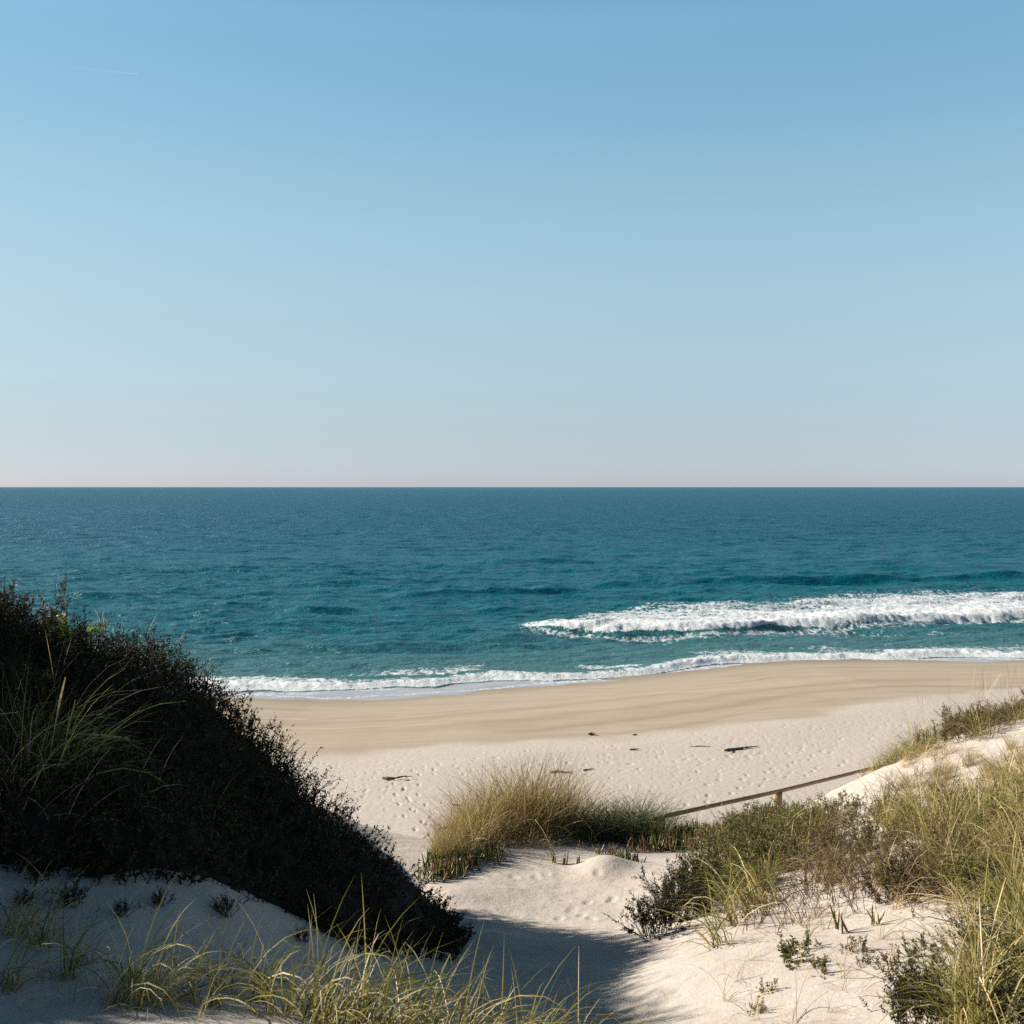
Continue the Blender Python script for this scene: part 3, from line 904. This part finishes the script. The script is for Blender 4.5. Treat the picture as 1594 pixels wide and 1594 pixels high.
# foreground fringe along the bottom of the view
fore = [(430, 1625, 4.75), (480, 1600, 4.8), (525, 1610, 4.85), (560, 1640, 4.8), (600, 1620, 4.9), (640, 1640, 4.9), (680, 1645, 4.9), (720, 1650, 4.95), (765, 1650, 5.0), (800, 1640, 5.1), (850, 1650, 5.1),
        (585, 1660, 4.65), (700, 1670, 4.7), (820, 1675, 4.8), (900, 1660, 5.2), (640, 1600, 5.1), (740, 1615, 5.25), (500, 1640, 4.6)]
many(arch, [rootpoint(*f) for f in fore], (.75, 1.1), 'arching straw tipped marram tuft in the fringe along the lower middle edge', 'grass fringe in front of the hollow', rg)
for px, py, k, s, lab in [(395, 1560, 1, .95, 'tall bladed tuft at the left end of the foreground grass fringe'),
                          (290, 1555, 2, .7, 'low tuft with dead straw base on shaded sand, left of the foreground fringe'),
                          (130, 1500, 0, .55, 'stubby tuft with crisp dry leaves on the shaded sand at lower left'),
                          (45, 1448, 3, .7, 'sparse upright tuft under the thicket at the left edge'),
                          (92, 1455, 4, .75, 'tuft with two tall upright blades under the thicket edge'),
                          (230, 1570, 0, .6, 'few long blades leaning right across shaded sand at lower left')]:
    plant(arch[k] if px > 100 else sparse[k], hit(px, py), RNG.normal(0, .5), s * (1 if px > 100 else 1.5), lab, 'grass tuft')
many(arch, [hit(a, b) for a, b in [(60, 1470), (20, 1455), (100, 1520), (180, 1565), (215, 1545), (255, 1560), (330, 1565), (350, 1540), (10, 1540)]], (.6, .95), 'straw and green tuft with long crossing blades on the shaded sand at lower left', 'tufts on the shaded sand at lower left', rg)
many(sparse, [hit(a, b) for a, b in [(20, 1500), (60, 1520), (110, 1560), (30, 1570), (150, 1540), (180, 1560), (250, 1480), (345, 1500), (200, 1520), (70, 1480), (310, 1590), (15, 1460)]], (.45, .8), 'thin dull blades sprouting from the shaded sand at lower left', 'sparse blades on the shaded sand', rg)
many(dark, [hit(a, b) for a, b in [(190, 1425), (250, 1410), (350, 1425), (470, 1465), (40, 1410), (110, 1410)]], (.2, .38), 'small dark sprig on the shaded sand just below the thicket', 'dark sprigs below the thicket', rg, 'shrub', 3)
# dim grass within the thicket at the left edge
many(slope, [rootpoint(a, b, d) for a, b, d in [(15, 1215, 7.3), (45, 1200, 7.5), (75, 1225, 7.3), (30, 1260, 7.0), (0, 1180, 7.6), (60, 1180, 7.7), (100, 1190, 7.7)]], (1.1, 1.5), 'dim green grass tuft growing out of the thicket at the left edge', 'grass inside the thicket', rg)
many(sparse, [rootpoint(a, b, d) for a, b, d in [(150, 1270, 7.4), (195, 1300, 7.3), (240, 1290, 7.6), (120, 1180, 8.3), (320, 1290, 8), (90, 1330, 6.7), (20, 1330, 6.6)]], (1.2, 1.7), 'a few pale dry blades poking out of the dark thicket', 'pale blades in the thicket', rg)
many(ridge, [rootpoint(a, b, d) for a, b, d in [(140, 1010, 10.8), (175, 1030, 10.9), (205, 1050, 11), (255, 1070, 11), (300, 1080, 11), (330, 1120, 11), (285, 1070, 11.2)]], (.75, 1.0), 'thin seeding grass on the thicket crest against the sea', 'grass along the thicket crest', rg)
many(sparse, [rootpoint(a, b, d) for a, b, d in [(355, 1150, 11), (400, 1170, 10.9), (450, 1190, 10.7), (480, 1210, 10.7), (590, 1330, 10.3), (560, 1300, 10.4)]], (1.0, 1.4), 'wispy blades on the thicket outline against the beach', 'wisps on the thicket outline', rg)

# golden clump on the mound
many(gold, plan(rg, [(715, 1330, 13.3), (780, 1312, 13.9), (900, 1308, 14.3), (915, 1300, 15.6), (760, 1300, 15.4), (705, 1310, 14.4)], 30, .18), (.65, 1.2), 'tall golden marram tuft in the big sunlit clump on the mound', 'golden marram clump', rg)
many(gold, plan(rg, [(685, 1350, 12.6), (725, 1332, 13.0), (720, 1310, 14.2), (690, 1330, 14)], 9, .15), (.4, .72), 'short golden green tuft at the left end of the big clump', 'left end of the golden clump', rg)
many(deep, plan(rg, [(890, 1308, 14.3), (1020, 1306, 14.3), (1035, 1300, 15.3), (900, 1300, 15.6)], 22, .19), (.75, 1.2), 'marram tuft with shade put into its dark green, right side of the big clump', 'shade coloured side of the clump', rg)
many(gold, plan(rg, [(760, 1316, 14.0), (870, 1310, 14.3), (880, 1304, 15.0), (770, 1304, 15.0)], 9, .2), (1.3, 1.5), 'tallest golden marram tuft at the peak of the big clump', 'peak of the golden clump', rg)
many(hay, plan(rg, [(765, 1322, 13.4), (880, 1314, 13.8), (890, 1310, 14.2), (770, 1314, 13.8)], 10, .13), (.55, .85), 'matted pale straw tuft along the foot of the big golden clump', 'straw at the foot of the clump', rg)
many(slope, plan(rg, [(1020, 1310, 14.1), (1140, 1310, 14.1), (1150, 1300, 15.1), (1030, 1300, 15.2)], 13, .2), (.4, .62), 'low olive tuft in the strip between the clump and the rail fence', 'low grass strip by the fence', rg)

# grass on the sunlit right dune
RB = (.6, 9, 4.6, 19)
mass = [(1680, 1700), (1430, 1700), (1450, 1590), (1540, 1520), (1540, 1440), (1400, 1408), (1290, 1390), (1240, 1350), (1215, 1300), (1290, 1275), (1420, 1268), (1680, 1265)]
BZ = [(1240, 1395), (1500, 1425), (1540, 1380), (1470, 1320), (1330, 1300), (1235, 1330)]
GAP = [(1265, 1262), (1350, 1250), (1375, 1330), (1300, 1360)]
mass_pts = [q for q in scatter(rg, mass, 100, RB, .25) if not inside(BZ, project(q)) or rg.random() < .25]
mass_pts = [q for q in mass_pts if not inside(GAP, project(q))]
many(slope, mass_pts, (.6, 1.05), 'green and straw marram tuft in the thick cover of the right dune', 'marram cover of the right dune', rg)
many(slope, scatter(rg, [(1050, 1402), (1130, 1412), (1230, 1372), (1230, 1290), (1150, 1300), (1090, 1350)], 16, RB, .25), (.45, .75), 'olive grass tuft behind the dark shrub on the left shoulder of the right dune', 'grass on the left shoulder', rg)
many(slope, scatter(rg, [(1335, 1205), (1370, 1170), (1440, 1140), (1640, 1095), (1640, 1125), (1480, 1155), (1390, 1195)], 30, (3, 9, 14, 19), .2), (.55, .85), 'olive marram tuft on the upper right dune crest against the beach', 'grass on the upper right crest', rg)
many(ridge, scatter(rg, [(1340, 1205), (1400, 1160), (1640, 1100), (1640, 1130), (1450, 1170)], 10, (3, 9, 14, 19), .3), (.9, 1.25), 'tall seeding grass on the upper right crest', 'seeding grass on the upper right crest', rg)
many(hay, scatter(rg, [(1330, 1215), (1420, 1165), (1640, 1130), (1640, 1220), (1400, 1250)], 34, (3, 9, 12, 19), .25), (.6, 1.1), 'thin straw tuft on the pale upper slope of the right dune', 'straw on the upper right slope', rg)
many(sparse, scatter(rg, [(1100, 1594), (1420, 1594), (1480, 1480), (1280, 1420), (1150, 1470)], 22, RB, .2), (.55, 1.0), 'sparse thin blades on the bare sunlit sand of the right dune', 'sparse blades on sunlit sand', rg)
corner = [(1700, 1760), (1430, 1740), (1450, 1620), (1540, 1530), (1680, 1440)]
many(lush, scatter(rg, corner, 17, RB, .25), (.55, .85), 'long bladed marram tuft leaning across the lower right corner', 'long grass in the lower right corner', rg)
many(lush, scatter(rg, [(1440, 1420), (1660, 1480), (1660, 1290), (1460, 1290)], 12, RB, .35), (.8, 1.15), 'long arching straw streaked tuft at mid height by the right edge', 'long grass by the right edge', rg)
many(gold, scatter(rg, [(1430, 1400), (1640, 1420), (1640, 1230), (1450, 1250)], 12, RB, .4), (.55, .8), 'straw yellow marram tuft standing out of the green cover on the right', 'straw tufts on the right dune', rg)
many(hay, scatter(rg, mass, 24, RB, .35), (.7, 1.2), 'flattened straw coloured tuft among the marram of the right dune', 'flattened straw on the right dune', rg)
for k, (px, py, s, rz) in enumerate([(1150, 1408, 1.5, 3.0), (1175, 1425, 1.6, 3.2), (1140, 1440, 1.3, 3.1), (1195, 1412, 1.5, 2.9), (1120, 1470, 1.1, 3.3)]):
    plant(arch[k], hit(px, py), rz, s, 'pale combed over tuft sweeping left over the edge of the hollow', 'grass tuft', 'combed over grass at the edge of the hollow')

many(gold, scatter(rg, [(1390, 1215), (1640, 1150), (1640, 1235), (1420, 1250)], 16, (3, 9, 12, 19), .35), (.3, .5), 'short straw yellow tuft on the pale strip below the upper right crest', 'short tufts below the upper right crest', rg)
# ------------------------------------------------------------------ shrubs of the right dune
olive = [shrub_proto('olive_shrub', 610 + k, 28, .32, .26, .026, 18, OLIVE, STEM, .2, .7, .65, .003) for k in range(3)]
brown = [shrub_proto('brown_shrub', 620 + k, 22, .36, .36, .020, 12, BROWNLEAF, STEM, .3, .7, .6, .0035) for k in range(3)]
bare = [shrub_proto('bare_shrub', 630 + k, 9, .32, .36, .016, 4, BROWNLEAF, STEM, .3, .8, .6, .0035) for k in range(2)]
sprig = [shrub_proto('leafy_sprig', 640 + k, 10, .15, .14, .024, 12, OLIVE if k else FINGERRED, STEM, .3, .5, .6, .003, .6) for k in range(2)]
many(dark, [hit(a, b) for a, b in [(1060, 1412), (1085, 1425), (1075, 1392), (1105, 1400), (1045, 1435), (1020, 1455), (1100, 1375)]], (.75, 1.05), 'dark leafed shrub at the left foot of the right dune, beside the hollow', 'dark shrubs beside the hollow', rg, 'shrub', 3)
many(olive, scatter(rg, [(1080, 1390), (1180, 1400), (1260, 1330), (1250, 1285), (1160, 1295), (1090, 1345)], 30, RB, .24), (.8, 1.25), 'olive green low shrub on the left shoulder of the right dune', 'olive shrubs on the left shoulder', rg, 'shrub', 3)
many(olive, scatter(rg, mass, 24, RB, .42), (.8, 1.2), 'olive low shrub among the marram of the right dune', 'olive shrubs in the marram', rg, 'shrub', 3)
many(brown, scatter(rg, [(1250, 1400), (1500, 1430), (1560, 1370), (1450, 1310), (1260, 1320)], 13, RB, .34), (.85, 1.2), 'reddish brown twiggy shrub in the middle of the right dune', 'brown shrubs in mid slope', rg, 'shrub', 3)
many(dark, scatter(rg, [(1640, 1660), (1400, 1640), (1440, 1545), (1640, 1440)], 7, RB, .4), (.6, .85), 'dark green shrub under the grass in the lower right corner', 'dark shrubs in the lower right corner', rg, 'shrub', 3)
many(dark, scatter(rg, [(1380, 1405), (1500, 1420), (1640, 1350), (1640, 1280), (1500, 1300)], 16, RB, .3), (.55, .85), 'dark shrub added beneath the marram to make dark gaps, mid height on the right', 'added dark gap shrubs under the marram', rg, 'shrub', 3)  # shrubs added to darken the gaps between tufts, as shade would
many(bare, [hit(a, b) for a, b in [(1228, 1440), (1180, 1405), (1270, 1415), (1310, 1410), (1215, 1400), (1165, 1450), (1345, 1420), (1250, 1430), (1200, 1425), (1290, 1400)]], (.75, 1.05), 'nearly leafless dark twigged shrub on bare sand above the hollow', 'bare twigs on the sand', rg, 'shrub', 3)
many(brown, scatter(rg, [(1335, 1205), (1370, 1165), (1450, 1135), (1640, 1100), (1640, 1125), (1450, 1165)], 12, (3, 9, 14, 19), .3), (.7, 1.0), 'brown twiggy shrub on the upper right crest', 'brown shrubs on the upper right crest', rg, 'shrub', 3)
many(olive, scatter(rg, [(1370, 1175), (1420, 1150), (1640, 1098), (1640, 1120), (1450, 1160)], 14, (3, 9, 14, 19), .25), (.9, 1.35), 'bushy green shrub on the upper right crest', 'shrubs on the upper right crest', rg, 'shrub', 3)
plant(sprig[1], hit(1222, 1497), 0, 1.15, 'leafy yellow green sprig lying on bare sand below the finger leaved plants', 'leafy sprig')
plant(sprig[1], hit(1252, 1478), 2, .7, 'smaller leafy sprig behind the larger one on the bare sand', 'leafy sprig')
many(sprig, [hit(a, b) for a, b in [(1270, 1505), (1285, 1515), (1180, 1575), (1345, 1480), (1345, 1500), (1390, 1500), (1400, 1540), (1420, 1490), (1440, 1478), (1320, 1480), (1190, 1545)]], (.4, .7), 'tiny reddish sprig dotted on the bare sand of the right dune', 'tiny sprigs on the sand', rg, 'leafy sprig', 3)

# ------------------------------------------------------------------ ice plants
ice = [finger_proto('ice_plant', 700 + k, 30, .10, .0075, .13, FINGER, .55) for k in range(3)]
red = [finger_proto('ice_plant', 710 + k, 30, .10, .007, .14, FINGERRED, .6) for k in range(3)]
few = [finger_proto('ice_plant', 720 + k, 5, .11, .008, .035, FINGER, .5) for k in range(3)]
many(red + ice, plan(rg, [(668, 1382, 12.0), (705, 1362, 12.3), (770, 1325, 13.2), (745, 1318, 13.5), (680, 1345, 13)], 24, .12), (.9, 1.35), 'rust and green ice plant on the left slope of the mound below the golden clump', 'red ice plants on the left of the mound', rg, 'ice plant', 3)
many(ice, plan(rg, [(690, 1345, 12.7), (735, 1330, 13.1), (720, 1312, 14), (690, 1330, 13.6)], 9, .15), (1.0, 1.5), 'yellow green ice plant at the left foot of the golden clump', 'green ice plants left of the clump', rg, 'ice plant', 3)
many(ice + ice + red, plan(rg, [(985, 1318, 13.7), (1145, 1318, 13.7), (1150, 1300, 14.7), (1000, 1300, 14.7)], 40, .12), (.9, 1.6), 'green and rust ice plant in the strip right of the golden clump', 'ice plants right of the clump', rg, 'ice plant', 3)
many(ice, scatter(rg, [(1140, 1330), (1260, 1300), (1260, 1270), (1160, 1282)], 30, (1.5, 5, 11, 17.5), .12), (1.2, 2.0), 'green ice plant below the fence post on the right dune shoulder', 'ice plants below the fence post', rg, 'ice plant', 3)
many(ice, scatter(rg, [(1380, 1185), (1450, 1160), (1460, 1140), (1390, 1160)], 14, (3, 9, 13, 19), .15), (1.1, 1.6), 'bright green ice plant on the upper right crest', 'ice plants on the upper right crest', rg, 'ice plant', 3)
plant(few[0], hit(1310, 1452), .5, 1.25, 'larger of two finger leaved ice plants on bare sand in front of the brown shrubs', 'ice plant')
plant(few[1], hit(1365, 1440), 1.5, 1.05, 'smaller ice plant right of the larger one on bare sand', 'ice plant')
many(few, [hit(a, b) for a, b in [(775, 1345), (785, 1340), (880, 1348), (862, 1345), (900, 1350), (922, 1348), (885, 1315), (905, 1322), (920, 1318), (1055, 1338), (930, 1330), (1080, 1325)]], (.8, 1.2), 'few loose finger leaves sticking up from the white top of the mound', 'loose ice plant shoots on the mound', rg, 'ice plant', 3)
plant(red[0], hit(948, 1330), 0, 1.0, 'rust coloured ice plant on the little sand bank of the mound', 'ice plant')
plant(ice[0], hit(985, 1345), 0, 1.1, 'green ice plant on the shaded right side of the little sand bank', 'ice plant')
plant(ice[1], hit(965, 1338), 1, .9, 'middle ice plant of three around the little sand bank', 'ice plant')

# ------------------------------------------------------------------ rail fence
def tube_mesh(name, pts, rads, sides=10, seed=0, knob=.08):
    rng = np.random.default_rng(seed)
    pts = np.array(pts, float); rads = np.array(rads, float)
    L = np.concatenate([[0], np.cumsum(np.linalg.norm(np.diff(pts, axis=0), axis=1))])
    k = max(8, int(L[-1] / .08)) if L[-1] < 3 else 40
    t = np.linspace(0, L[-1], k)
    p = np.stack([np.interp(t, L, pts[:, i]) for i in range(3)], -1)
    r = np.interp(t, L, rads) * (1 + knob * rng.normal(size=k))
    V, Fq = tubes(p[None], r[None], sides)
    e0, e1 = len(V), len(V) + 1
    V = np.vstack([V, p[:1], p[-1:]])
    j = np.arange(sides); j2 = (j + 1) % sides
    last = (k - 1) * sides
    caps = np.vstack([np.stack([np.full(sides, e0), j2, j], -1), np.stack([np.full(sides, e1), last + j, last + j2], -1)])
    return mesh_from(name, V, [Fq, caps])

A, B, M = P(1050, 1267, 15.0), P(1345, 1199, 19.5), P(1211, 1232, 17.3)
u = (B - A) / np.linalg.norm(B - A)
fence = bpy.data.objects.new('rail_fence', None)
COL.objects.link(fence)
fm = A + (B - A) * .5
fence.location = (fm[0], fm[1], float(ground(fm[0:1], fm[1:2])[0]))
tag(fence, 'weathered grey wooden rail fence sloping down behind the mound to the beach', 'fence')
off = np.array(fence.location)
one('rail', tube_mesh('rail', [A - u * .5 - off, A - off, (A + B) / 2 - off + np.array([0, 0, -.02]), B - off, B + u * .8 - off], [.031] * 5, 12, 4, .02), WOOD, fence)
for tt in (-.06, .48, 1.1):
    q = A + (B - A) * tt
    g = at_ground(q[0], q[1])
    one('post', tube_mesh('post', [np.array([q[0], q[1], g[2] - .3]) - off, np.array([q[0], q[1], max(q[2] - .028, g[2])]) - off], [.062, .07], 12, 5, .015), POSTWOOD, fence)

# ------------------------------------------------------------------ driftwood on the beach
def driftwood(pts, r, lab, twig=None, seed=1):
    W = [hit(a, b, 20) for a, b in pts]
    W = [w + np.array([0, 0, r * .5]) for w in W]
    base = W[0].copy()
    r *= .62
    n = len(W)
    rad = [r * (1 - .55 * abs(2 * k / (n - 1) - .7)) for k in range(n)]
    o = one('driftwood', tube_mesh('driftwood', [w - base for w in W], rad, 7, seed, .18), DRIFT)
    o.location = base
    tag(o, lab, 'driftwood')
    if twig:
        a, b = W[twig[0]] - base, W[twig[0]] - base + np.array(twig[1])
        one('twig', tube_mesh('twig', [a, (a + b) / 2 + np.array([0, 0, .03]), b], [r * .5, r * .4, r * .2], 6, seed + 1, .15), DRIFT, o)
driftwood([(596, 1213), (604, 1214), (613, 1214), (621, 1213)], .085, 'short thick dark driftwood log on the sand near the thicket', (2, (.5, .1, .03)), 3)
driftwood([(916, 1145), (921, 1144), (927, 1145)], .10, 'small dark lump of driftwood at the edge of the damp sand', None, 5)
driftwood([(980, 1168), (987, 1168), (994, 1167)], .06, 'short dark stick on the trampled sand left of the long branch', None, 7)
driftwood([(985, 1145), (988, 1144.5), (992, 1144)], .05, 'tiny dark stick near the damp sand right of the lump', None, 9)
driftwood([(1128, 1170), (1138, 1168), (1150, 1167), (1163, 1165), (1180, 1163)], .07, 'long dark driftwood branch lying on the trampled sand', (1, (-.3, -.5, .08)), 11)
driftwood([(1075, 1163), (1090, 1162), (1107, 1163)], .03, 'thin straight stick left of the long branch', None, 13)
driftwood([(856, 1204), (868, 1202), (880, 1204), (892, 1203)], .06, 'brown branch on the sand just behind the golden clump', None, 15)
driftwood([(908, 1200), (916, 1199), (925, 1198)], .05, 'small dark stick just right of the branch behind the clump', None, 17)
driftwood([(684, 1291), (694, 1289), (705, 1286), (712, 1285)], .04, 'thin pale stick between the thicket and the golden clump', None, 19)
driftwood([(704, 1254), (712, 1255), (718, 1255)], .05, 'small brown scrap of wood left of the golden clump top', None, 21)

# ------------------------------------------------------------------ contrail
a, b = P(98, 104, 8000), P(214, 115, 8000)
mid = (a + b) / 2
me = tube_mesh('contrail', [a - mid, -(mid - (a * .45 + b * .55)), b - mid], [.8, 2, 3], 8, 30, .1)
m = Mat('contrail_ice')
d1, d2, tp = m.n('ShaderNodeBsdfDiffuse'), m.n('ShaderNodeBsdfTranslucent'), m.n('ShaderNodeBsdfTransparent')
m1, m2 = m.n('ShaderNodeMixShader'), m.n('ShaderNodeMixShader')
d1.inputs[0].default_value = d2.inputs[0].default_value = (.95, .95, .95, 1)
m1.inputs[0].default_value = .5
m2.inputs[0].default_value = .10
m.l(d1.outputs[0], m1.inputs[1]); m.l(d2.outputs[0], m1.inputs[2])
m.l(tp.outputs[0], m2.inputs[1]); m.l(m1.outputs[0], m2.inputs[2])
m.l(m2.outputs[0], m.out.inputs['Surface'])
o = one('contrail', me, m.m)
o.location = mid
tag(o, 'thin white contrail high in the sky at upper left', 'contrail')
